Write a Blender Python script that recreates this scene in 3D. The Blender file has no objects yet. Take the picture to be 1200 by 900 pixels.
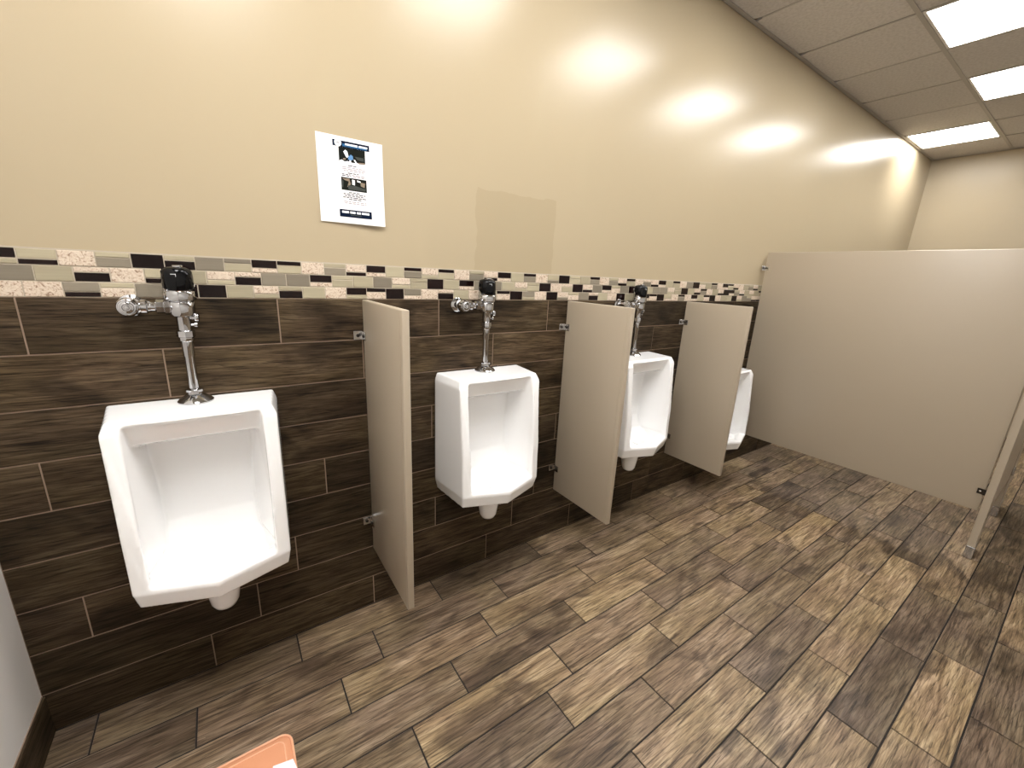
import bpy, bmesh, math, random
from mathutils import Matrix, Vector
random.seed(7)
C = bpy.context.scene.collection
PI = math.pi

# ------------------------------------------------------------------ camera
F_PX = 484.07
CAM = (0.0, -1.6405, 1.5024)
YAW, PITCH, ROLL = 0.61652, -0.25789, 0.047568
fwd = Vector((math.sin(YAW)*math.cos(PITCH), math.cos(YAW)*math.cos(PITCH), math.sin(PITCH)))
r0 = Vector((math.cos(YAW), -math.sin(YAW), 0)); u0 = r0.cross(fwd)
rt = r0*math.cos(ROLL) + u0*math.sin(ROLL); up = u0*math.cos(ROLL) - r0*math.sin(ROLL)
cd = bpy.data.cameras.new('camera'); cam = bpy.data.objects.new('camera', cd); C.objects.link(cam)
cd.sensor_fit = 'HORIZONTAL'; cd.sensor_width = 36; cd.lens = F_PX/1200*36; cd.clip_start = 0.02
m = Matrix.Identity(4)
for i in range(3):
    m[i][0] = rt[i]; m[i][1] = up[i]; m[i][2] = -fwd[i]; m[i][3] = CAM[i]
cam.matrix_world = m
bpy.context.scene.camera = cam
# ------------------------------------------------------------------ world and exposure
w = bpy.data.worlds.new('world'); bpy.context.scene.world = w; w.use_nodes = True
w.node_tree.nodes['Background'].inputs[0].default_value = (.9, .95, 1, 1)
w.node_tree.nodes['Background'].inputs[1].default_value = 0.0
vs = bpy.context.scene.view_settings
vs.view_transform = 'Standard'; vs.look = 'None'; vs.gamma = 1; vs.use_curve_mapping = False
vs.exposure = 0.80
LAMP = 15.0

# ------------------------------------------------------------------ materials
def mat(name):
    M = bpy.data.materials.new(name); M.use_nodes = True
    return M, M.node_tree.nodes, M.node_tree.links, M.node_tree.nodes['Principled BSDF']
def simple(name, col, rough=.5, metal=0, spec=.5, coat=0, bump=0, bscale=40, bdist=.002):
    M, n, l, b = mat(name)
    b.inputs['Base Color'].default_value = (*col, 1); b.inputs['Roughness'].default_value = rough
    b.inputs['Metallic'].default_value = metal; b.inputs['Specular IOR Level'].default_value = spec
    b.inputs['Coat Weight'].default_value = coat; b.inputs['Coat Roughness'].default_value = .05
    if bump:
        tc = n.new('ShaderNodeTexCoord'); nz = n.new('ShaderNodeTexNoise'); nz.inputs['Scale'].default_value = bscale
        nz.inputs['Detail'].default_value = 4
        bp = n.new('ShaderNodeBump'); bp.inputs['Strength'].default_value = bump; bp.inputs['Distance'].default_value = bdist
        l.new(tc.outputs['Object'], nz.inputs['Vector']); l.new(nz.outputs['Fac'], bp.inputs['Height']); l.new(bp.outputs[0], b.inputs['Normal'])
    return M
def math_node(n, l, op, a, b=None, clamp=False):
    k = n.new('ShaderNodeMath'); k.operation = op; k.use_clamp = clamp
    for i, v in enumerate((a, b)):
        if v is None: continue
        if isinstance(v, (int, float)): k.inputs[i].default_value = v
        else: l.new(v, k.inputs[i])
    return k.outputs[0]
def ramp(n, l, fac, stops):
    r = n.new('ShaderNodeValToRGB'); e = r.color_ramp.elements
    while len(e) < len(stops): e.new(.5)
    for k, (p, c) in zip(e, stops):
        k.position = p; k.color = (*c, 1) if len(c) == 3 else c
    l.new(fac, r.inputs[0]); return r.outputs[0]
def mix(n, l, mode, f, a, b):
    k = n.new('ShaderNodeMix'); k.data_type = 'RGBA'; k.blend_type = mode
    for s, v in ((0, f), (6, a), (7, b)):
        if isinstance(v, (int, float)): k.inputs[s].default_value = v
        elif isinstance(v, tuple): k.inputs[s].default_value = (*v, 1)
        else: l.new(v, k.inputs[s])
    return k.outputs[2]

def wood_material(name, gloss, spec=.35):
    """wood look porcelain: grain runs along local x, the tone of each plank comes from its object colour"""
    M, n, l, b = mat(name)
    tc = n.new('ShaderNodeTexCoord'); oi = n.new('ShaderNodeObjectInfo')
    off = n.new('ShaderNodeVectorMath'); off.operation = 'SCALE'; off.inputs[0].default_value = (37.1, 53.7, 71.3)
    l.new(oi.outputs['Random'], off.inputs['Scale'])
    add = n.new('ShaderNodeVectorMath'); add.operation = 'ADD'
    l.new(tc.outputs['Object'], add.inputs[0]); l.new(off.outputs[0], add.inputs[1])
    def noise(scale, sc, detail=6, dist=0, rough=.6):
        mp = n.new('ShaderNodeMapping'); mp.inputs['Scale'].default_value = scale; l.new(add.outputs[0], mp.inputs['Vector'])
        z = n.new('ShaderNodeTexNoise'); z.inputs['Scale'].default_value = sc; z.inputs['Detail'].default_value = detail
        z.inputs['Distortion'].default_value = dist; z.inputs['Roughness'].default_value = rough
        l.new(mp.outputs[0], z.inputs['Vector']); return z.outputs['Fac']
    fine = noise((4.5, 100, 100), 1.5, 8, .5, .72)
    broad = noise((1.8, 13, 13), 1.4, 4, 1.8, .55)
    blot = noise((2.4, 4.2, 4.2), 1.5, 3, .8, .5)
    tint = noise((2, 3, 3), 1.7, 2, 0, .5)
    # growth rings: wave bands bent by noise
    mp = n.new('ShaderNodeMapping'); mp.inputs['Scale'].default_value = (1.6, 13, 13); l.new(add.outputs[0], mp.inputs['Vector'])
    wv = n.new('ShaderNodeTexWave'); wv.wave_type = 'BANDS'; wv.bands_direction = 'DIAGONAL'; wv.wave_profile = 'SAW'
    wv.inputs['Scale'].default_value = 2.6; wv.inputs['Distortion'].default_value = 7; wv.inputs['Detail'].default_value = 3; wv.inputs['Detail Scale'].default_value = .7
    l.new(mp.outputs[0], wv.inputs['Vector'])
    col = ramp(n, l, broad, [(.30, (.17, .118, .077)), (.50, (.30, .222, .150)), (.70, (.45, .355, .26))])
    ln = ramp(n, l, fine, [(.37, (.14, .12, .105)), (.455, (.62, .60, .57)), (.54, (1, 1, 1)), (.66, (1.32, 1.31, 1.28))])
    col = mix(n, l, 'MULTIPLY', .9, col, ln)
    col = mix(n, l, 'MULTIPLY', .55, col, ramp(n, l, wv.outputs['Fac'], [(.0, (.25, .22, .20)), (.20, (.95, .95, .95)), (1, (1.08, 1.08, 1.08))]))
    bl = ramp(n, l, blot, [(.33, (.30, .28, .28)), (.47, (1, 1, 1))])
    col = mix(n, l, 'MULTIPLY', .8, col, bl)
    g = math_node(n, l, 'ADD', fine, math_node(n, l, 'MULTIPLY', wv.outputs['Fac'], .12))
    tn = ramp(n, l, tint, [(.40, (1.0, .965, .93)), (.60, (1.0, .99, .86))])
    col = mix(n, l, 'MULTIPLY', 1, col, tn)
    col = mix(n, l, 'MULTIPLY', 1, col, oi.outputs['Color'])
    l.new(col, b.inputs['Base Color'])
    l.new(ramp(n, l, fine, [(.3, (gloss+.14,)*3), (.7, (gloss,)*3)]), b.inputs['Roughness'])
    b.inputs['Specular IOR Level'].default_value = spec
    bp = n.new('ShaderNodeBump'); bp.inputs['Strength'].default_value = .30; bp.inputs['Distance'].default_value = .0015
    l.new(g, bp.inputs['Height']); l.new(bp.outputs[0], b.inputs['Normal'])
    return M
M_FLOORWOOD = wood_material('wood_look_floor_tile', .36)
M_WALLWOOD = wood_material('wood_look_wall_tile', .48, .16)

def paint_material(name, col, rough, patch=False):
    M, n, l, b = mat(name)
    tc = n.new('ShaderNodeTexCoord')
    nz = n.new('ShaderNodeTexNoise'); nz.inputs['Scale'].default_value = 2.2; nz.inputs['Detail'].default_value = 3; l.new(tc.outputs['Object'], nz.inputs['Vector'])
    c = mix(n, l, 'MIX', 0.0, col, col)
    rg = math_node(n, l, 'ADD', rough, 0.0)
    if patch:
        sx = n.new('ShaderNodeSeparateXYZ'); l.new(tc.outputs['Object'], sx.inputs[0])
        wob = n.new('ShaderNodeTexNoise'); wob.inputs['Scale'].default_value = 9; l.new(tc.outputs['Object'], wob.inputs['Vector'])
        ww = math_node(n, l, 'MULTIPLY', math_node(n, l, 'SUBTRACT', wob.outputs['Fac'], .5), .05)
        xx = math_node(n, l, 'ADD', sx.outputs[0], ww); zz = math_node(n, l, 'ADD', sx.outputs[2], ww)
        def inside(v, lo, hi):
            return math_node(n, l, 'MULTIPLY', math_node(n, l, 'GREATER_THAN', v, lo), math_node(n, l, 'LESS_THAN', v, hi))
        mk = math_node(n, l, 'MULTIPLY', inside(xx, .94, 1.375), inside(zz, 1.3, 1.85))
        c = mix(n, l, 'MIX', math_node(n, l, 'MULTIPLY', mk, .8), c, tuple(v*k for v, k in zip(col, (.90, .89, .86))))
    l.new(c, b.inputs['Base Color']); l.new(rg, b.inputs['Roughness'])
    b.inputs['Specular IOR Level'].default_value = .30
    n2 = n.new('ShaderNodeTexNoise'); n2.inputs['Scale'].default_value = 5; n2.inputs['Detail'].default_value = 2; l.new(tc.outputs['Object'], n2.inputs['Vector'])
    n3 = n.new('ShaderNodeTexNoise'); n3.inputs['Scale'].default_value = 110; n3.inputs['Detail'].default_value = 3; l.new(tc.outputs['Object'], n3.inputs['Vector'])
    h = math_node(n, l, 'ADD', n2.outputs['Fac'], math_node(n, l, 'MULTIPLY', n3.outputs['Fac'], .05))
    bp = n.new('ShaderNodeBump'); bp.inputs['Strength'].default_value = .25; bp.inputs['Distance'].default_value = .003
    l.new(h, bp.inputs['Height']); l.new(bp.outputs[0], b.inputs['Normal'])
    return M
M_PAINT = paint_material('beige_gloss_paint', (.405, .333, .222), .25, True)
M_PAINT2 = paint_material('beige_paint', (.405, .335, .230), .34)
M_PAINT3 = paint_material('off_white_paint', (.80, .79, .77), .5)
M_LEFT = paint_material('grey_white_paint', (.80, .78, .75), .5)
M_GROUT_W = simple('tan_wall_grout', (.27, .19, .135), .9, bump=.3)
M_GROUT_M = simple('pale_mosaic_grout', (.42, .36, .28), .85, bump=.3)
M_GROUT_F = simple('dark_floor_grout', (.018, .014, .012), .9, bump=.3)
M_CHROME = simple('chrome', (.50, .50, .51), .06, 1)
M_CHROME_R = simple('brushed_chrome', (.62, .61, .60), .22, 1)
M_BLACK = simple('black_sensor_plastic', (.003, .003, .0035), .10, 0, .22)
M_DARKMETAL = simple('dark_metal', (.05, .045, .04), .35, 1)
M_PORC = simple('white_porcelain', (.93, .93, .93), .14, 0, .5, .3)
M_DRAIN = simple('white_drain_plastic', (.82, .82, .80), .4)
M_PANEL = simple('beige_powder_coat', (.40, .335, .252), .30, 0, .5, 0, .12, 220, .0006)
M_PANEL_E = M_PANEL
M_PILASTER = M_PANEL
M_TEE = simple('painted_grid_steel', (.40, .37, .335), .5)
M_LENS_FRAME = simple('white_lamp_frame', (.8, .78, .74), .5)
def ceiling_material():
    M, n, l, b = mat('mineral_fibre_tile')
    tc = n.new('ShaderNodeTexCoord'); nz = n.new('ShaderNodeTexNoise'); nz.inputs['Scale'].default_value = 60; nz.inputs['Detail'].default_value = 5
    l.new(tc.outputs['Object'], nz.inputs['Vector'])
    oi = n.new('ShaderNodeObjectInfo')
    c = ramp(n, l, nz.outputs['Fac'], [(.35, (.52, .485, .45)), (.6, (.60, .565, .53))])
    v = math_node(n, l, 'ADD', .93, math_node(n, l, 'MULTIPLY', oi.outputs['Random'], .12))
    c = mix(n, l, 'MULTIPLY', 1, c, v)
    l.new(c, b.inputs['Base Color']); b.inputs['Roughness'].default_value = .85
    bp = n.new('ShaderNodeBump'); bp.inputs['Strength'].default_value = .3; bp.inputs['Distance'].default_value = .002
    l.new(nz.outputs['Fac'], bp.inputs['Height']); l.new(bp.outputs[0], b.inputs['Normal'])
    return M
M_CEIL = ceiling_material()
def emit(name, col, s):
    M, n, l, b = mat(name)
    b.inputs['Base Color'].default_value = (.8, .8, .8, 1)
    b.inputs['Emission Color'].default_value = (*col, 1); b.inputs['Emission Strength'].default_value = s
    return M
M_LAMP = emit('lit_diffuser', (1, .985, .965), LAMP)
def mosaic_glass(name, col, spread, rough):
    M, n, l, b = mat(name)
    oi = n.new('ShaderNodeObjectInfo'); tc = n.new('ShaderNodeTexCoord')
    mp = n.new('ShaderNodeMapping'); mp.inputs['Scale'].default_value = (6, 1, 130); l.new(tc.outputs['Object'], mp.inputs['Vector'])
    nz = n.new('ShaderNodeTexNoise'); nz.inputs['Scale'].default_value = 1.2; nz.inputs['Detail'].default_value = 2; l.new(mp.outputs[0], nz.inputs['Vector'])
    v = math_node(n, l, 'ADD', 1-spread, math_node(n, l, 'MULTIPLY', oi.outputs['Random'], spread))
    v = math_node(n, l, 'ADD', v, math_node(n, l, 'MULTIPLY', nz.outputs['Fac'], .25))
    l.new(mix(n, l, 'MULTIPLY', 1, col, v), b.inputs['Base Color']); b.inputs['Roughness'].default_value = rough
    b.inputs['Specular IOR Level'].default_value = .2
    return M
M_MOS = {'S': mosaic_glass('sage_glass', (.37, .325, .225), .25, .12), 'G': mosaic_glass('taupe_glass', (.215, .185, .14), .25, .12),
         'K': mosaic_glass('black_glass', (.009, .0035, .003), .4, .10)}
def travertine():
    M, n, l, b = mat('cream_travertine')
    tc = n.new('ShaderNodeTexCoord'); oi = n.new('ShaderNodeObjectInfo')
    off = n.new('ShaderNodeVectorMath'); off.operation = 'SCALE'; off.inputs[0].default_value = (13, 17, 29); l.new(oi.outputs['Random'], off.inputs['Scale'])
    ad = n.new('ShaderNodeVectorMath'); l.new(tc.outputs['Object'], ad.inputs[0]); l.new(off.outputs[0], ad.inputs[1])
    nz = n.new('ShaderNodeTexNoise'); nz.inputs['Scale'].default_value = 75; nz.inputs['Detail'].default_value = 4; nz.inputs['Distortion'].default_value = 2.5
    l.new(ad.outputs[0], nz.inputs['Vector'])
    c = ramp(n, l, nz.outputs['Fac'], [(.34, (.24, .155, .10)), (.44, (.54, .425, .325)), (.6, (.63, .535, .43))])
    l.new(c, b.inputs['Base Color']); b.inputs['Roughness'].default_value = .45
    bp = n.new('ShaderNodeBump'); bp.inputs['Strength'].default_value = .5; bp.inputs['Distance'].default_value = .001
    l.new(nz.outputs['Fac'], bp.inputs['Height']); l.new(bp.outputs[0], b.inputs['Normal'])
    return M
M_MOS['T'] = travertine()
M_PAPER = simple('white_paper', (.80, .80, .81), .7, 0, .2)
M_NAVY = simple('navy_print', (.003, .008, .024), .8, 0, .05)
M_BLUE = simple('blue_print', (.03, .12, .26), .8, 0, .05)
M_INK = simple('grey_ink', (.10, .09, .10), .8, 0, .05)
M_FAINT = simple('faint_ink', (.38, .34, .35), .8, 0, .05)
M_PWHITE = simple('white_print', (.9, .92, .94), .8, 0, .05)
M_PDARK = simple('dark_photo_print', (.010, .011, .009), .8, 0, .05)
M_PLBLUE = simple('light_blue_print', (.10, .22, .42), .8, 0, .05)
M_PTAN = simple('tan_print', (.22, .17, .125), .8, 0, .05)
M_PGREY = simple('grey_print', (.05, .055, .05), .8, 0, .05)
M_LEATHER = simple('tan_leather', (.68, .31, .17), .45, 0, .4, 0, .5, 60, .002)
M_PIPING = simple('pale_tan_piping', (.78, .42, .26), .4)

# ------------------------------------------------------------------ mesh helpers
def link(name, bm, M, parent=None, smooth=False, loc=(0, 0, 0)):
    me = bpy.data.meshes.new(name); bmesh.ops.recalc_face_normals(bm, faces=bm.faces); bm.to_mesh(me); bm.free()
    if smooth:
        for p in me.polygons: p.use_smooth = True
    return link_mesh(name, me, M, parent, loc)
def link_mesh(name, me, M, parent=None, loc=(0, 0, 0)):
    if M is not None and not me.materials: me.materials.append(M)
    o = bpy.data.objects.new(name, me); C.objects.link(o); o.location = loc
    if parent: o.parent = parent
    return o
def box(bm, x0, x1, y0, y1, z0, z1):
    vs = [bm.verts.new((x, y, z)) for x in (x0, x1) for y in (y0, y1) for z in (z0, z1)]
    for f in ((0, 1, 3, 2), (4, 6, 7, 5), (0, 4, 5, 1), (2, 3, 7, 6), (0, 2, 6, 4), (1, 5, 7, 3)):
        bm.faces.new([vs[i] for i in f])
    return vs
def boxbm(*a, bevel=0, seg=2):
    bm = bmesh.new(); box(bm, *a)
    if bevel: bmesh.ops.bevel(bm, geom=bm.edges[:], offset=bevel, segments=seg, affect='EDGES', profile=.5)
    return bm
def tile_mesh(name, lx, ly, lz, axis, ch, M):
    """slab with a chamfer round its face; axis 2: face up (+z), axis 1: face towards -y. Origin at the centre of the face."""
    bm = bmesh.new(); t = lz if axis == 2 else ly
    a = lx/2; b = (ly if axis == 2 else lz)/2
    rings = []
    for (i, d) in ((0, t), (0, ch), (ch, 0)):
        r = []
        for sx, sy in ((-1, -1), (1, -1), (1, 1), (-1, 1)):
            u, v = sx*(a-i), sy*(b-i)
            r.append(bm.verts.new((u, v, -d) if axis == 2 else (u, d, v)))
        rings.append(r)
    bm.faces.new(rings[0]); bm.faces.new(rings[2])
    for p, q in ((0, 1), (1, 2)):
        for k in range(4): bm.faces.new((rings[p][k], rings[p][(k+1) % 4], rings[q][(k+1) % 4], rings[q][k]))
    bmesh.ops.recalc_face_normals(bm, faces=bm.faces)
    me = bpy.data.meshes.new(name); bm.to_mesh(me); bm.free(); me.materials.append(M); return me
def lathe(bm, prof, seg=32, mtx=None, a0=0, cap=True):
    """profile of (radius, height) about z, closed at both ends"""
    rings = []
    for r, h in prof:
        ring = []
        for k in range(seg):
            a = a0 + 2*PI*k/seg; v = Vector((r*math.cos(a), r*math.sin(a), h))
            ring.append(bm.verts.new(mtx @ v if mtx else v))
        rings.append(ring)
    for p, q in zip(rings, rings[1:]):
        for k in range(seg): bm.faces.new((p[k], p[(k+1) % seg], q[(k+1) % seg], q[k]))
    if cap:
        bm.faces.new(rings[0][::-1]); bm.faces.new(rings[-1])
    return rings
def lathe_obj(name, prof, M, parent, mtx=None, seg=32, smooth=True):
    bm = bmesh.new(); lathe(bm, prof, seg, mtx)
    me = bpy.data.meshes.new(name); bmesh.ops.recalc_face_normals(bm, faces=bm.faces); bm.to_mesh(me); bm.free()
    for p in me.polygons: p.use_smooth = smooth and len(p.vertices) == 4
    try: me.set_sharp_from_angle(angle=math.radians(38))
    except Exception: pass
    return link_mesh(name, me, M, parent)
def T(x, y, z): return Matrix.Translation((x, y, z))
AX_X = Matrix.Rotation(PI/2, 4, 'Y')          # lathe axis -> +x
AX_NY = Matrix.Rotation(PI/2, 4, 'X')         # lathe axis -> -y
def thing(name, label, cat, loc=(0, 0, 0), group=None):
    o = bpy.data.objects.new(name, None); o.empty_display_size = .05; C.objects.link(o); o.location = loc
    o['label'] = label; o['category'] = cat
    if group: o['group'] = group
    return o
def tag(o, label, cat, group=None):
    o['label'] = label; o['category'] = cat
    if group: o['group'] = group
    return o
def struct(o, label=None, cat=None):
    o['kind'] = 'structure'
    if label: o['label'] = label
    if cat: o['category'] = cat
    return o

def loft(levels):
    """closed solid through polygons of equal point count: levels = [(z, [(x,y),...])]"""
    bm = bmesh.new(); rings = [[bm.verts.new((x, y, z)) for x, y in pts] for z, pts in levels]
    n = len(rings[0])
    bm.faces.new(rings[0][::-1]); bm.faces.new(rings[-1])
    for p, q in zip(rings, rings[1:]):
        for k in range(n): bm.faces.new((p[k], p[(k+1) % n], q[(k+1) % n], q[k]))
    bmesh.ops.recalc_face_normals(bm, faces=bm.faces)
    return bm

# ------------------------------------------------------------------ room shell
X0, X1, YF, H = -0.60, 7.07, -3.055, 3.03
wall_back = struct(link('wall_back', boxbm(X0-.12, X1+.12, .008, .13, -.02, 3.2), M_PAINT), 'glossy beige painted wall above wood look tile and mosaic band', 'wall')
wall_left = struct(link('wall_left', boxbm(X0-.12, X0, YF-.12, .008, -.02, 3.2), M_LEFT), 'pale grey painted end wall beside the first urinal', 'wall')
wall_right = struct(link('wall_right', boxbm(X1, X1+.12, YF-.12, .008, -.02, 3.2), M_PAINT2), 'beige painted far end wall behind the stall', 'wall')
wall_front = struct(link('wall_front', boxbm(X0, X1, YF-.12, YF, -.02, 3.2), M_PAINT3), 'off white painted wall opposite the urinals', 'wall')
floor = struct(link('floor', boxbm(X0, X1, YF, .008, -.12, -.0035), M_GROUT_F), 'wood look plank tile floor with dark grout joints', 'floor')

# floor planks: one object each
L, PF, PW = .602, .15354, .155
GAP = .0055
OFF = {-1: .112, 0: .384, 1: .221, 2: .6, 3: .38, 4: .848, 5: 1.199, 6: .957, 7: 1.325, 8: 1.684, 9: 1.809, 10: 2.121}
TONE = {(-1, -1): .35, (-1, 0): .6, (-1, 1): .22, (-1, 2): .5, (-1, 3): .45, (-1, 4): .45, (0, -1): .45, (0, 0): .38, (0, 1): .4, (0, 2): .42, (0, 3): .42, (0, 4): .5, (0, 5): .3,
        (1, -1): .5, (1, 0): .65, (1, 1): .62, (1, 2): .62, (1, 3): .68, (1, 4): .7, (1, 5): .6, (2, -1): .4, (2, 0): .42, (2, 1): .8, (2, 2): .42, (2, 3): .72, (2, 4): .16, (2, 5): .35,
        (3, 0): .75, (3, 1): .6, (3, 2): .4, (3, 3): .68, (3, 4): .25, (3, 5): .35, (4, -1): .22, (4, 0): .68, (4, 1): .62, (4, 2): .36, (4, 3): .88, (4, 4): .36, (4, 5): .5,
        (5, -1): .45, (5, 0): .58, (5, 1): .4, (5, 2): .38, (5, 3): .48, (5, 4): .66, (6, 0): .72, (6, 1): .3, (6, 2): .74, (6, 3): .55, (6, 4): .3, (6, 5): .5,
        (7, 0): .68, (7, 1): .74, (7, 2): .84, (7, 3): .25, (7, 4): .4, (8, -1): .7, (8, 0): .16, (8, 1): .26, (8, 2): .68, (8, 3): .62, (9, 0): .8, (9, 1): .26, (9, 2): .3, (9, 3): .36, (10, -1): .3, (10, 0): .22, (10, 1): .68}
def tone_col(t, y):
    v = .32 + .88*t
    g = 1-t                                           # the darker planks of this tile are greyer
    return (v*(1.03-.05*g), v*(1-.03*g), v*(.90+.16*g), 1)
cache = {}
def plank_mesh(kind, lx, wdt, M):
    k = (kind, round(lx, 3), round(wdt, 3))
    if k not in cache:
        cache[k] = tile_mesh('plank', lx, wdt, .009, 2, .0012, M) if kind == 'f' else tile_mesh('plank', lx, .005, wdt, 1, .001, M)
    return cache[k]
y_top = 0.0
row = -1
while y_top > YF + .01:
    y_bot = -.14973 - (row+1)*PF
    y_bot = max(y_bot, YF)
    o0 = OFF.get(row, random.random()*L)
    k = math.floor((X0-o0)/L)
    while o0+k*L < X1-.01:
        a, b = max(o0+k*L, X0), min(o0+(k+1)*L, X1)
        if b-a > .02:
            lx, wd = b-a-GAP, y_top-y_bot-GAP
            o = link_mesh('plank', plank_mesh('f', lx, wd, M_FLOORWOOD), None, floor, ((a+b)/2, (y_top+y_bot)/2, random.uniform(-.0004, .0004)))
            o.color = tone_col(TONE.get((row, k), random.choice((.25, .35, .5, .62, .7))), y_top)
        k += 1
    y_top = y_bot; row += 1

# wall planks
wall_grout = link('tile_grout', boxbm(X0, X1, .0022, .0079, 0, 1.3875), M_GROUT_W, wall_back)
WOFF = {0: .161, 1: -.162, 2: -.13, 3: -.475, 4: .272, 5: -.06, 6: .1435, 7: -.001, 8: -.163}
WTONE = {(0, -1): .42, (0, -2): .5, (0, 0): .52, (0, 1): .42, (0, 2): .5, (1, -1): .68, (1, 0): .6, (1, 1): .62, (1, 2): .66}
for r in range(9):
    zt = 1.3875 - r*PW; zb = zt-PW if r < 8 else 0.0
    o0 = WOFF[r]; k = math.floor((X0-o0)/L)
    while o0+k*L < X1-.01:
        a, b = max(o0+k*L, X0), min(o0+(k+1)*L, X1)
        if b-a > .02:
            o = link_mesh('plank', plank_mesh('w', b-a-.0040, zt-zb-.0040, M_WALLWOOD), None, wall_back, ((a+b)/2, random.uniform(-.0003, .0003), (zt+zb)/2))
            t = WTONE.get((r, k), random.choice((.2, .35, .5)))
            v = .07 + .33*t
            o.color = (v, v*.93, v*.80, 1)
        k += 1

# mosaic band: three courses, cells of one full or two stacked strips
MZ0, MZ1, MP = 1.3875, 1.5125, .0737
link('mosaic_grout', boxbm(X0, X1, .0012, .0079, MZ0, MZ1+.003), M_GROUT_M, wall_back)
CH = (MZ1-MZ0)/3
SEQ = {0: (-.493, 'K/s S/k T s/G K s/K G g/S K/t k/S T s/G T/k K/t S k/G T/s k/S T s/G T/k K/t S k/G T S/g K s/S S k/G T s/G T/k k/S T t/G T/k K/t S k/S T G K s/T S k/G T K/t'),
       1: (-.469, 'G S t/K T S/k S T/s t/K G G K/t s/S S G T/s s/S K S K/t G G S T/s s/S K T t/S K T/k G K/t s/T G K K S G G T/s s/S K S T/k k/G T S T/k K'),
       2: (-.495, 'T T G/k s/T G K K S T/s s/K S T K/s k/T K G/t T t/K S T S k/T K G/s T K T/g s/T G t/K S T K S T K/t k/T K S/t T k/G T K/t S k/T K T S')}
mcache = {}
def mosaic(x0, x1, z0, z1, code):
    a, b = max(x0, X0), x1
    if b-a < .008: return
    g = .0028
    key = (round(b-a, 3), round(z1-z0, 4), code)
    if key not in mcache: mcache[key] = tile_mesh('mosaic_tile', b-a-g, .006, z1-z0-g, 1, .0011, M_MOS[code])
    link_mesh('mosaic_tile', mcache[key], None, wall_back, ((a+b)/2, random.uniform(-.0012, .0004), (z0+z1)/2))
def cell(c):
    return c.split('/')
choices = 'T S G K s/S K/t k/S T/k t/K s/G T/s'.split()
XM = 3.62
rest = bmesh.new(); 
for r in range(3):
    xs, seq = SEQ[r]; seq = ['S']*2+seq.split(); xs -= 2*MP
    zt = MZ1 - r*CH; zb = zt-CH; i = 0
    while xs < XM:
        c = seq[i] if i < len(seq) else random.choice(choices)
        p = cell(c)
        if len(p) == 1: mosaic(xs, xs+MP, zb, zt, p[0])
        else:
            f = .36 if p[0].islower() else .64
            zm = zt - f*CH
            mosaic(xs, xs+MP, zm, zt, p[0].upper()); mosaic(xs, xs+MP, zb, zm, p[1].upper())
        xs += MP; i += 1
for kk in 'SGKT':                       # inside the stall, out of sight of the photograph
    bm = bmesh.new()
    for r in range(3):
        zt = MZ1 - r*CH; xs = XM+.1; random.seed(11+r)
        while xs < X1-MP:
            if random.choice('SGKT') == kk: box(bm, xs+.0014, xs+MP-.0014, .0, .006, zt-CH+.0014, zt-.0014)
            xs += MP
    o = link('mosaic_tiles', bm, M_MOS[kk], wall_back); o['kind'] = 'stuff'
random.seed(5)

# tile base on the left end wall
base_left = struct(link('baseboard_left', boxbm(X0, X0+.003, YF, .0, 0, .1475), M_GROUT_W), 'dark wood look tile base along the end wall', 'baseboard')
bt = tile_mesh('plank', .598, .007, .144, 1, .001, M_WALLWOOD)
yy = -.003
while yy-.602 > YF:
    o = link_mesh('plank', bt, None, base_left, (X0+.010, yy-.301, .0745)); o.rotation_euler = (0, 0, PI/2); o.color = (.20, .186, .16, 1)
    yy -= .602

# ------------------------------------------------------------------ ceiling grid
ceiling = struct(link('ceiling', boxbm(X0, X1, YF, .008, H+.09, H+.17), simple('plenum_slab', (.03, .028, .026), .9)), 'suspended grid ceiling of mineral fibre tiles', 'ceiling')
XS = [X0] + [-.25+.61*i for i in range(12)] + [X1]
YS = [.008, -.615, -1.225, -1.835, -2.445, YF]
LAMPS = {(1, 1), (1, 2), (3, 1), (5, 1), (7, 1), (9, 1), (11, 0)}
tcache = {}
for j in range(len(YS)-1):
    for i in range(len(XS)-1):
        if (i, j) in LAMPS: continue
        a, b, c, d = XS[i], XS[i+1], YS[j+1], YS[j]
        k = (round(b-a, 3), round(d-c, 3))
        if k not in tcache:
            A, B = (b-a)/2-.004, (d-c)/2-.004; cx, cy = (.022, .075) if j == 0 else (.001, .001)     # corners broken off beside the wall
            pts = [(-A, -B), (A, -B), (A, B-cy), (A-cx, B), (-A+cx, B), (-A, B-cy)]
            bm = loft([(0, pts), (.015, pts)])
            me = bpy.data.meshes.new('ceiling_tile'); bm.to_mesh(me); bm.free(); me.materials.append(M_CEIL); tcache[k] = me
        o = link_mesh('ceiling_tile', tcache[k], None, ceiling, ((a+b)/2, (c+d)/2, H+.0015+random.uniform(0, .002)))
        o.rotation_euler = (random.uniform(-.003, .003), random.uniform(-.003, .003), random.uniform(-.004, .004))
for y in YS[1:-1]:
    bm = bmesh.new(); box(bm, X0, X1, y-.012, y+.012, H-.001, H+.0008); box(bm, X0, X1, y-.001, y+.001, H, H+.035); link('main_tee', bm, M_TEE, ceiling)
for x in XS[1:-1]:
    for j in range(len(YS)-1):
        ye = YS[j] - (.012 if j else .062); xw = .007     # beside the wall the tees stop short and leave a dark notch
        bm = bmesh.new(); box(bm, x-xw, x+xw, YS[j+1]+.012, ye, H-.0008, H+.001); box(bm, x-.001, x+.001, YS[j+1]+.012, ye, H, H+.03); link('cross_tee', bm, M_TEE, ceiling)
def angle_trim(n, a):
    bm = bmesh.new()
    for q in a: box(bm, *q)
    struct(link('trim_%d' % n, bm, M_TEE), 'pale wall angle trim edging the ceiling', 'trim')
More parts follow.
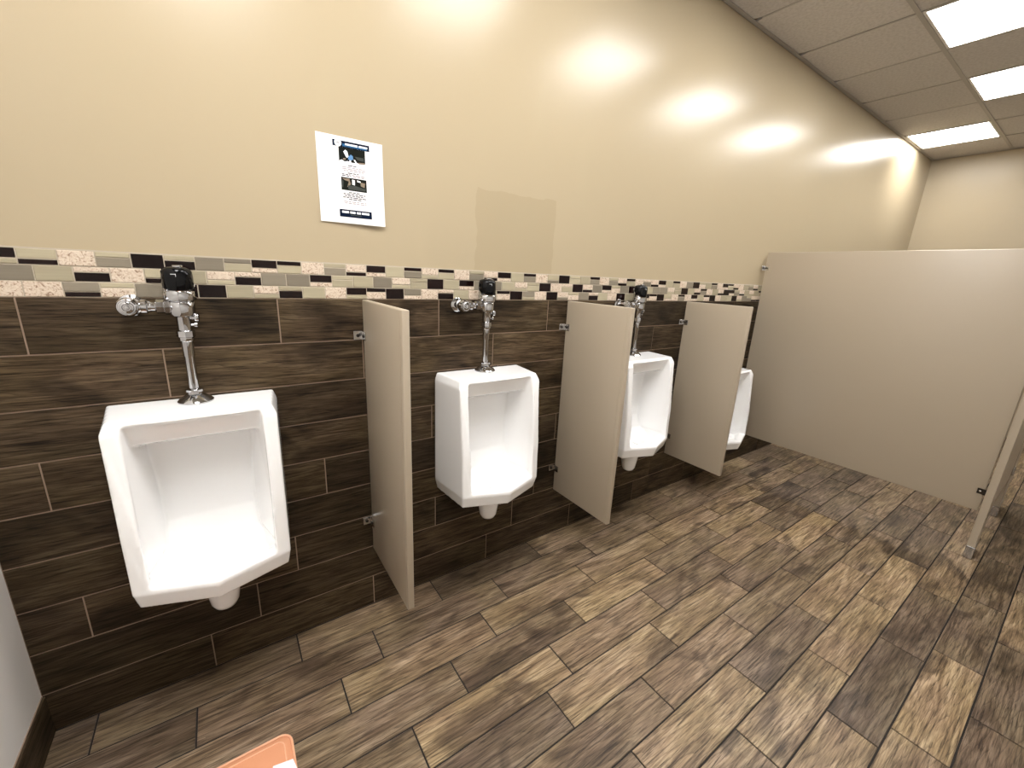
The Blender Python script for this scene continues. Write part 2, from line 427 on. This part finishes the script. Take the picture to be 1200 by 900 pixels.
angle_trim(1, [(X0, X1, -.018, .007, H-.003, H-.0015), (X0, X1, .0045, .0075, H-.003, H+.02)])
angle_trim(2, [(X1-.022, X1-.001, YF, -.02, H-.003, H-.0015)])

LLAB = {(11, 0): 'square lit ceiling light panel touching the urinal wall near the far end wall',
        (1, 1): 'added unseen square ceiling light panel brightening the urinal beside the end wall',  # out of view, added to brighten the first urinal
        (1, 2): 'added unseen fill light panel over the floor in front of the first urinal',  # extra fill panel outside the view, added to lift the urinal front
        (3, 1): 'square lit ceiling light panel over the second urinal from the end wall',
        (5, 1): 'square lit ceiling light panel over the screen beside the low urinal',
        (7, 1): 'square lit ceiling light panel over the top of the large stall partition',
        (9, 1): 'square lit ceiling light panel two tiles from the wall touching panel'}
for n, (i, j) in enumerate(sorted(LAMPS)):
    a, b, c, d = XS[i]+.008, XS[i+1]-.008, YS[j+1]+.014, YS[j]-(.014 if j else .03)
    lab = LLAB[(i, j)]
    t = thing('ceiling_light', lab, 'light', ((a+b)/2, (c+d)/2, H), 'square ceiling light panels')
    hx, hy = (b-a)/2, (d-c)/2
    bm = bmesh.new(); fr = .014
    box(bm, -hx, hx, -hy, -hy+fr, 0, .03); box(bm, -hx, hx, hy-fr, hy, 0, .03); box(bm, -hx, -hx+fr, -hy+fr, hy-fr, 0, .03); box(bm, hx-fr, hx, -hy+fr, hy-fr, 0, .03)
    link('frame', bm, M_LENS_FRAME, t)
    link('housing', boxbm(-hx+.01, hx-.01, -hy+.01, hy-.01, .03, .08), M_LENS_FRAME, t)
    link('diffuser', boxbm(-hx+fr, hx-fr, -hy+fr, hy-fr, .004, .010), M_LAMP, t)

# ------------------------------------------------------------------ urinals
def temp(bm):
    me = bpy.data.meshes.new('tmp'); bm.to_mesh(me); bm.free(); o = bpy.data.objects.new('tmp', me); C.objects.link(o); return o
def applied(o):
    dg = bpy.context.evaluated_depsgraph_get(); dg.update()
    return bpy.data.meshes.new_from_object(o.evaluated_get(dg))
def boolean(a, b, op):
    md = a.modifiers.new('b', 'BOOLEAN'); md.operation = op; md.object = b; md.solver = 'EXACT'
    me = applied(a); a.modifiers.clear(); a.data = me; bpy.data.objects.remove(b)
    return a
ZT, ZB, ZL = 1.072, .508, .583
def outer(w, wf, yf, yc): return [(-w, -.0012), (-wf, -yf), (0, -yc), (wf, -yf), (w, -.0012)]
body = temp(loft([(ZB, outer(.214, .194, .222, .290)), (ZL-.02, outer(.226, .202, .236, .306)), (.75, outer(.226, .203, .232, .27)),
                  (ZT-.03, outer(.226, .206, .205, .207)), (ZT, outer(.216, .194, .19, .191))]))
prof = [(-.6, 1.056), (-.190, 1.056), (-.160, .990), (-.125, .976), (-.062, .962), (-.045, .80), (-.048, .68), (-.075, .60), (-.13, .560), (-.26, .553), (-.6, .553)]
def prof_solid():
    bm = bmesh.new(); A = [bm.verts.new((-.5, y, z)) for y, z in prof]; B = [bm.verts.new((.5, y, z)) for y, z in prof]
    bm.faces.new(A); bm.faces.new(B[::-1])
    for k in range(len(A)): bm.faces.new((A[k], B[k], B[(k+1) % len(A)], A[(k+1) % len(A)]))
    bmesh.ops.recalc_face_normals(bm, faces=bm.faces); return temp(bm)
def cav(bk, fr): return [(-bk, -.03), (-fr, -.205), (-fr-.006, -.6), (fr+.006, -.6), (fr, -.205), (bk, -.03)]
cavA = temp(loft([(ZL-.004, cav(.118, .160)), (.75, cav(.122, .164)), (1.1, cav(.130, .166))]))
cavA = boolean(cavA, prof_solid(), 'INTERSECT')
def lipc(bk, fr, yf, yc): return [(-bk, -.03), (-fr, -yf), (0, -yc), (fr, -yf), (bk, -.03)]
cavB = temp(loft([(.545, lipc(.10, .130, .17, .235)), (ZL-.005, lipc(.118, .160, .207, .268)), (ZL+.02, lipc(.125, .168, .215, .276))]))
cavB = boolean(cavB, prof_solid(), 'INTERSECT')
body = boolean(body, cavA, 'DIFFERENCE'); body = boolean(body, cavB, 'DIFFERENCE')
md = body.modifiers.new('r', 'REMESH'); md.mode = 'VOXEL'; md.voxel_size = .0042
md = body.modifiers.new('s', 'SMOOTH'); md.factor = .5; md.iterations = 9
bowl_me = applied(body); bowl_me.name = 'bowl'; bpy.data.objects.remove(body)
for p in bowl_me.polygons: p.use_smooth = True
bowl_me.materials.clear(); bowl_me.materials.append(M_PORC)
for v in bowl_me.vertices:
    if v.co.y > -.0012: v.co.y = -.0012
URX = [(-.096, 0), (.966, 0), (2.0, 0), (3.03, -.175)]
ULAB = ['white porcelain urinal beside the grey painted end wall',
        'white porcelain urinal between the first and second urinal screens from the end wall',
        'white porcelain urinal between the second and third urinal screens from the end wall',
        'white porcelain urinal hung lower than the others, next to the stall partition']
for (x, dz), lab in zip(URX, ULAB):
    u = thing('urinal', lab, 'urinal', (x, 0, dz), 'wall hung urinals in a row')
    link_mesh('bowl', bowl_me, None, u)
    lathe_obj('outlet', [(.003, .350), (.020, .351), (.033, .358), (.041, .374), (.048, .42), (.056, .48), (.062, .53)], M_PORC, u, T(0, -.125, 0))
    bm = boxbm(-.045, .045, -.235, -.165, .548, .5615, bevel=.004)
    d = link('drain_cover', bm, M_DRAIN, u, True)
    me = d.data

# ------------------------------------------------------------------ flush valves
def flush_valve(x, dz, lab):
    t = thing('flush_valve', lab, 'flush valve', (x, -.056, dz), 'chrome sensor flush valves')
    lathe_obj('flange', [(.047, 1.0725), (.047, 1.076), (.040, 1.084), (.027, 1.092), (.020, 1.098), (.0195, 1.104), (.024, 1.105), (.024, 1.112), (.014, 1.116)], M_CHROME, t)
    lathe_obj('flush_tube', [(.0135, 1.10), (.0135, 1.215), (.0150, 1.218), (.0155, 1.262), (.0165, 1.27)], M_CHROME, t)
    lathe_obj('coupling_nut', [(.0175, 1.262), (.0200, 1.265), (.0200, 1.275), (.0235, 1.277), (.0235, 1.294), (.0185, 1.297)], M_CHROME, t, seg=8, smooth=False)
    lathe_obj('breaker_tube', [(.0178, 1.29), (.0185, 1.345), (.022, 1.350)], M_CHROME, t)
    b = lathe_obj('valve_body', [(.020, 1.336), (.030, 1.340), (.033, 1.346), (.033, 1.378), (.030, 1.382), (.0385, 1.386), (.0395, 1.390), (.0395, 1.408), (.0375, 1.412)], M_CHROME, t)
    # sensor head: chrome collar cut obliquely, black cap inside it
    bm = bmesh.new(); seg = 40; lo = []; hi = []; top = []
    for k in range(seg):
        a = 2*PI*k/seg; s = (1+math.sin(a))/2            # sin=+1 at the back (towards the wall)
        c_, s_ = math.cos(a), math.sin(a)
        lo.append(bm.verts.new((.0375*c_, .0375*s_, 1.411)))
        hi.append(bm.verts.new((.0392*c_, .0392*s_, 1.414+.050*s**1.6)))
        top.append(bm.verts.new((.0360*c_, .0360*s_, 1.4145+.050*s**1.6)))
    for p, q in ((lo, hi), (hi, top)):
        for k in range(seg): bm.faces.new((p[k], p[(k+1) % seg], q[(k+1) % seg], q[k]))
    bm.faces.new(lo[::-1]); bm.faces.new(top)
    link('head_collar', bm, M_CHROME, t, False)
    h = lathe_obj('sensor_head', [(.034, 1.411), (.0372, 1.416), (.0378, 1.450), (.0368, 1.466), (.033, 1.474), (.024, 1.479), (.010, 1.481)], M_BLACK, t, seg=40)
    lathe_obj('top_button', [(.013, 1.4805), (.013, 1.4835), (.011, 1.485), (.002, 1.4855)], M_CHROME, h, T(.004, -.006, 0))
    bm = bmesh.new(); box(bm, -.012, .000, -.0385, -.0372, 1.459, 1.461); box(bm, -.0012, .000, -.0385, -.0372, 1.453, 1.459)
    link('sensor_mark', bm, simple('pale_mark', (.5, .5, .5), .4) if 'pale_mark' not in bpy.data.materials else bpy.data.materials['pale_mark'], h)
    # supply side: tail tube, nuts, control stop with ringed cap, pipe from the wall
    lathe_obj('tailpiece', [(.0135, -.125), (.0135, -.02)], M_CHROME, t, T(0, 0, 1.366) @ AX_X)
    lathe_obj('tail_nut', [(.016, -.060), (.0205, -.057), (.0205, -.040), (.024, -.038), (.024, -.026), (.018, -.022)], M_CHROME, t, T(0, 0, 1.366) @ AX_X, seg=8, smooth=False)
    lathe_obj('stop_nut', [(.0225, -.110), (.0225, -.100), (.0190, -.092), (.0205, -.091), (.0205, -.079), (.0165, -.076), (.0150, -.070)], M_CHROME, t, T(0, 0, 1.366) @ AX_X, seg=24)
    s = lathe_obj('control_stop', [(.0125, -.053), (.0125, -.030), (.020, -.026), (.0235, -.018), (.0245, .0), (.0262, .006), (.0262, .012), (.0245, .016), (.0225, .024), (.0205, .025), (.0190, .030), (.0155, .0305), (.0145, .034), (.010, .0355), (.009, .033), (.006, .033), (.005, .037), (.001, .0375)],
                  M_CHROME, t, T(-.118, 0, 1.366) @ AX_NY)
    lathe_obj('wall_flange', [(.030, -.0545), (.030, -.051), (.022, -.046), (.013, -.044)], M_CHROME, s, T(-.118, 0, 1.366) @ AX_NY)
    k = lathe_obj('override_knob', [(.006, .015), (.006, .026), (.0125, .027), (.0135, .030), (.0135, .036), (.010, .039), (.002, .040)], M_CHROME, t, T(0, -.004, 1.334) @ AX_X)
    lathe_obj('drain_screw', [(.004, .014), (.004, .024), (.0075, .025), (.0075, .031), (.002, .033)], M_CHROME, t, T(0, -.004, 1.312) @ AX_X)
VLAB = ['chrome flush valve with black sensor head above the urinal by the end wall',
        'chrome flush valve with black sensor head above the second urinal from the end wall',
        'chrome flush valve with black sensor head above the third urinal from the end wall',
        'chrome flush valve above the low urinal next to the stall partition']
for (x, dz), lab in zip(URX, VLAB): flush_valve(x, dz, lab)

# ------------------------------------------------------------------ partitions
def bracket(parent, x, z, y0=-.0004, side=-1, M=M_CHROME_R, tang=.045):
    """U bracket: wall plate, tang along the panel face, bolts; x is the panel face"""
    bm = bmesh.new()
    box(bm, x+side*.034, x, y0-.004, y0, z-.017, z+.017)
    box(bm, x+side*.004, x, y0-tang, y0-.004, z-.017, z+.017)
    bmesh.ops.bevel(bm, geom=bm.edges[:], offset=.0008, segments=1, affect='EDGES')
    b = link('bracket', bm, M, parent)
    lathe_obj('bolt', [(.007, 0), (.007, .003), (.005, .005), (.001, .0055)], M_DARKMETAL, b, T(x+side*.019, y0-.004, z) @ AX_NY, seg=10)
    lathe_obj('bolt', [(.007, 0), (.007, .003), (.005, .005), (.001, .0055)], M_DARKMETAL, b, T(x+side*.004, y0-tang*.62, z) @ (AX_X if side > 0 else Matrix.Rotation(-PI/2, 4, 'Y')), seg=10)
    return b
def panel(t, x, y0, y1, z0, z1, th=.025):
    """folded sheet panel with rounded edge and a seam near the front"""
    p = link('panel', boxbm(x, x+th, y1, y0, z0, z1, bevel=.004, seg=3), M_PANEL, t, False)
    for f in p.data.polygons: f.use_smooth = True
    try: p.data.set_sharp_from_angle(angle=math.radians(50))
    except Exception: pass
    return p
def urinal_screen(x, label):
    t = thing('urinal_screen', label, 'partition', (0, 0, 0), 'beige urinal screens')
    p = panel(t, x, -.012, -.432, .302, 1.386)
    link('edge_seam', boxbm(x-.0009, x+.0259, -.4135, -.412, .305, 1.383), M_PANEL, p)
    bracket(t, x, 1.250); bracket(t, x, .440)
    return t
urinal_screen(.441, 'beige metal urinal screen between the first and second urinals from the end wall')
urinal_screen(1.482, 'beige metal urinal screen between the second and third urinals from the end wall')
urinal_screen(2.537, 'beige metal urinal screen between the third urinal and the low urinal')
PX = 3.515
t = thing('stall_partition', 'large flat beige stall partition panel running out from the urinal wall', 'partition')
panel(t, PX, -.012, -1.455, .292, 1.760)
bracket(t, PX, 1.644, tang=.04); bracket(t, PX, .41, tang=.04)
b = bmesh.new(); box(b, PX-.004, PX, -1.460, -1.425, .398, .430); box(b, PX-.012, PX-.004, -1.460, -1.448, .398, .430)
b = link('bracket', b, M_DARKMETAL, t)
lathe_obj('bolt', [(.006, 0), (.006, .003), (.002, .005)], M_CHROME_R, b, T(PX-.004, -1.437, .414) @ Matrix.Rotation(-PI/2, 4, 'Y'), seg=10)

def pilaster(x0, x1, label):
    t = thing('stall_pilaster', label, 'pilaster', (0, 0, 0), 'stall front pilasters')
    link('post', boxbm(x0, x1, -1.495, -1.462, .02, 1.80, bevel=.003), M_PILASTER, t)
    bm = boxbm(x0-.006, x1+.006, -1.501, -1.4615, .0006, .078, bevel=.003)
    link('chrome_shoe', bm, M_CHROME, t)['label'] = 'polished chrome shoe at the foot'
    return t
p1 = pilaster(3.488, 3.66, 'beige stall front pilaster with chrome shoe at the end of the large partition')
p2 = pilaster(4.36, 4.62, 'beige stall front pilaster with chrome shoe beyond the stall door')
d = thing('stall_door', 'beige stall door hung between the two pilasters', 'door')
link('leaf', boxbm(3.668, 4.352, -1.492, -1.467, .30, 1.76, bevel=.003), M_PANEL, d)
for z in (.36, 1.66):
    link('hinge', boxbm(4.335, 4.3595, -1.506, -1.4925, z-.03, z+.03, bevel=.002), M_CHROME_R, d)
link('latch', boxbm(3.672, 3.70, -1.505, -1.4925, 1.00, 1.06, bevel=.003), M_CHROME_R, d)
# ------------------------------------------------------------------ notice on the wall
PX0, PZ0, PWD, PHT = .3195, 1.6545, .2215, .279
def bend(u, v):                          # distance off the wall: bottom and right edges curl away
    return .0012 + .010*(1-v)**2*(.25+.75*u) + .003*u*u
def sheet(name, M, parent, u0, u1, v0, v1, off, nu=2, nv=2, thick=0):
    bm = bmesh.new(); g = []
    for j in range(nv+1):
        rw = []
        for i in range(nu+1):
            u = u0+(u1-u0)*i/nu; v = v0+(v1-v0)*j/nv
            rw.append(bm.verts.new((PX0+PWD*u, .008-bend(u, v)-off, PZ0+PHT*v)))
        g.append(rw)
    for j in range(nv):
        for i in range(nu): bm.faces.new((g[j][i], g[j][i+1], g[j+1][i+1], g[j+1][i]))
    if thick:
        r = bmesh.ops.extrude_face_region(bm, geom=bm.faces[:])
        for v in [e for e in r['geom'] if isinstance(e, bmesh.types.BMVert)]: v.co.y += thick
    return link(name, bm, M, parent, False)
nt = thing('paper_notice', 'white printed paper notice with two photos hanging on the beige wall', 'notice', (0, 0, 0))
sheet('paper_sheet', M_PAPER, nt, 0, 1, 0, 1, 0, 10, 12, .0006)
def pr(name, M, u0, u1, v0, v1, off=.0004, parent=None, nu=6, nv=4): return sheet(name, M, parent or nt, u0, u1, v0, v1, off, nu, nv)
pr('header_banner', M_NAVY, .235, .79, .885, .955, .0006)
pr('header_stripe', M_BLUE, .38, .75, .895, .925, .0008)
pr('header_lettering', M_PWHITE, .42, .61, .912, .932, .0010); pr('header_lettering', M_PWHITE, .63, .76, .912, .932, .0010)
# round badge
bm = bmesh.new()
cv = []
for k in range(24):
    a = 2*PI*k/24; u = .315+.052*math.cos(a); v = .925+.042*math.sin(a)
    cv.append(bm.verts.new((PX0+PWD*u, .008-bend(u, v)-.0012, PZ0+PHT*v)))
bm.faces.new(cv); badge = link('round_badge', bm, M_PWHITE, nt)
pr('badge_lettering', M_INK, .295, .335, .919, .929, .0014, badge, 2, 1)
ph = pr('photo_print', M_PDARK, .32, .72, .715, .885, .0004)
def blob(M, pts, off=.0008):
    bm = bmesh.new(); bm.faces.new([bm.verts.new((PX0+PWD*u, .008-bend(u, v)-off, PZ0+PHT*v)) for u, v in pts]); return link('photo_shape', bm, M, ph)
blob(M_PWHITE, [(.39, .835), (.42, .86), (.45, .845), (.465, .79), (.44, .77), (.42, .79)])
blob(M_PLBLUE, [(.46, .785), (.50, .815), (.53, .80), (.535, .765), (.50, .75), (.455, .755)], .0009)
blob(M_PWHITE, [(.475, .75), (.50, .75), (.50, .715), (.48, .715)]); blob(M_PWHITE, [(.54, .765), (.565, .76), (.60, .72), (.575, .715)])
blob(M_PWHITE, [(.33, .73), (.36, .742), (.40, .725), (.45, .735), (.52, .724), (.58, .726), (.64, .733), (.70, .728), (.72, .735), (.72, .715), (.32, .715)], .0007)
blob(M_PTAN, [(.38, .76), (.42, .765), (.42, .745), (.38, .742)]); blob(M_PTAN, [(.60, .735), (.71, .745), (.715, .725), (.62, .72)], .001)
blob(M_PGREY, [(.56, .80), (.70, .80), (.70, .76), (.60, .765)], .0006)
ph = pr('photo_print', M_PDARK, .335, .725, .395, .545, .0004)
blob(M_PTAN, [(.345, .53), (.46, .535), (.48, .47), (.42, .43), (.45, .50), (.39, .51)]); blob(M_PGREY, [(.34, .52), (.37, .50), (.36, .42), (.34, .43)])
blob(M_PWHITE, [(.50, .53), (.545, .525), (.54, .465), (.50, .47)]); blob(M_PTAN, [(.63, .51), (.70, .505), (.69, .45), (.63, .465)])
blob(M_PGREY, [(.43, .455), (.55, .46), (.71, .435), (.70, .41), (.44, .405)]); blob(M_PWHITE, [(.575, .53), (.63, .52), (.63, .505), (.58, .51)])
for (u0, u1, v, M) in [(.45, .58, .685, M_INK), (.36, .70, .662, M_FAINT), (.36, .71, .643, M_FAINT), (.38, .69, .625, M_FAINT), (.44, .61, .598, M_INK), (.35, .48, .580, M_INK), (.50, .70, .577, M_FAINT), (.35, .49, .563, M_INK), (.52, .72, .560, M_FAINT),
                       (.44, .61, .372, M_INK), (.36, .70, .352, M_INK), (.38, .66, .332, M_INK), (.35, .72, .312, M_INK), (.44, .63, .292, M_INK), (.36, .71, .262, M_FAINT), (.37, .71, .243, M_FAINT)]:
    x = u0
    while x < u1-.01:                    # each word of a line
        e = min(u1, x+random.uniform(.03, .075)); pr('text_word', M, x, e, v-.0055, v+.0055, .0004, None, 2, 1); x = e+.012
pr('footer_banner', M_NAVY, .285, .785, .075, .165, .0005)
for a, b in ((.32, .425), (.445, .525), (.545, .61), (.625, .745)): pr('footer_lettering', M_PWHITE, a, b, .122, .147, .0009, None, 3, 1)
pr('footer_lettering', M_PGREY, .45, .62, .096, .110, .0009, None, 3, 1)

# ------------------------------------------------------------------ leather bag on the floor at the photographer's feet
bg = thing('leather_bag', 'tan leather bag with piped rounded corner on the floor below the first urinal', 'bag')
bx0, bx1, by0, by1, bz = -.36, .036, -.80, -.485, .10
def rrect(x0, x1, y0, y1, r, seg=6):
    out = []
    for cx, cy, a0 in ((x1-r, y1-r, 0), (x0+r, y1-r, PI/2), (x0+r, y0+r, PI), (x1-r, y0+r, 1.5*PI)):
        for k in range(seg+1):
            a = a0+PI/2*k/seg; out.append((cx+r*math.cos(a), cy+r*math.sin(a)))
    return out
def ins(d): return rrect(bx0+d, bx1-d, by0+d, by1-d, max(.012, .032-d*.6))
me = loft([(.0005, ins(.006)), (.012, ins(.0)), (bz-.02, ins(-.001)), (bz-.006, ins(.002)), (bz, ins(.008)), (bz+.002, ins(.02)), (bz+.004, ins(.04)), (bz+.007, ins(.09))])
link('bag_body', me, M_LEATHER, bg, True)
for d, z, r in ((.001, bz-.004, .0032), (.022, bz+.0022, .0018)):
    pts = ins(d); bm = bmesh.new(); rings = []
    for k, (x, y) in enumerate(pts):
        xn, yn = pts[(k+1) % len(pts)]; xp, yp = pts[k-1]
        tx, ty = xn-xp, yn-yp; ln = math.hypot(tx, ty); nx, ny = ty/ln, -tx/ln
        rings.append([bm.verts.new((x+nx*r*math.cos(a), y+ny*r*math.cos(a), z+r*math.sin(a))) for a in [2*PI*q/8 for q in range(8)]])
    for k in range(len(rings)):
        A, B = rings[k], rings[(k+1) % len(rings)]
        for q in range(8): bm.faces.new((A[q], A[(q+1) % 8], B[(q+1) % 8], B[q]))
    link('piping', bm, M_PIPING, bg, True)
pp = loft([(bz+.0085, [(-.02, -.575), (.03, -.585), (.045, -.66), (-.04, -.66)]), (bz+.0105, [(-.02, -.575), (.03, -.585), (.045, -.66), (-.04, -.66)])])
tag(link('paper_sheet', pp, M_PAPER), 'white folded paper lying on the tan leather bag', 'paper')
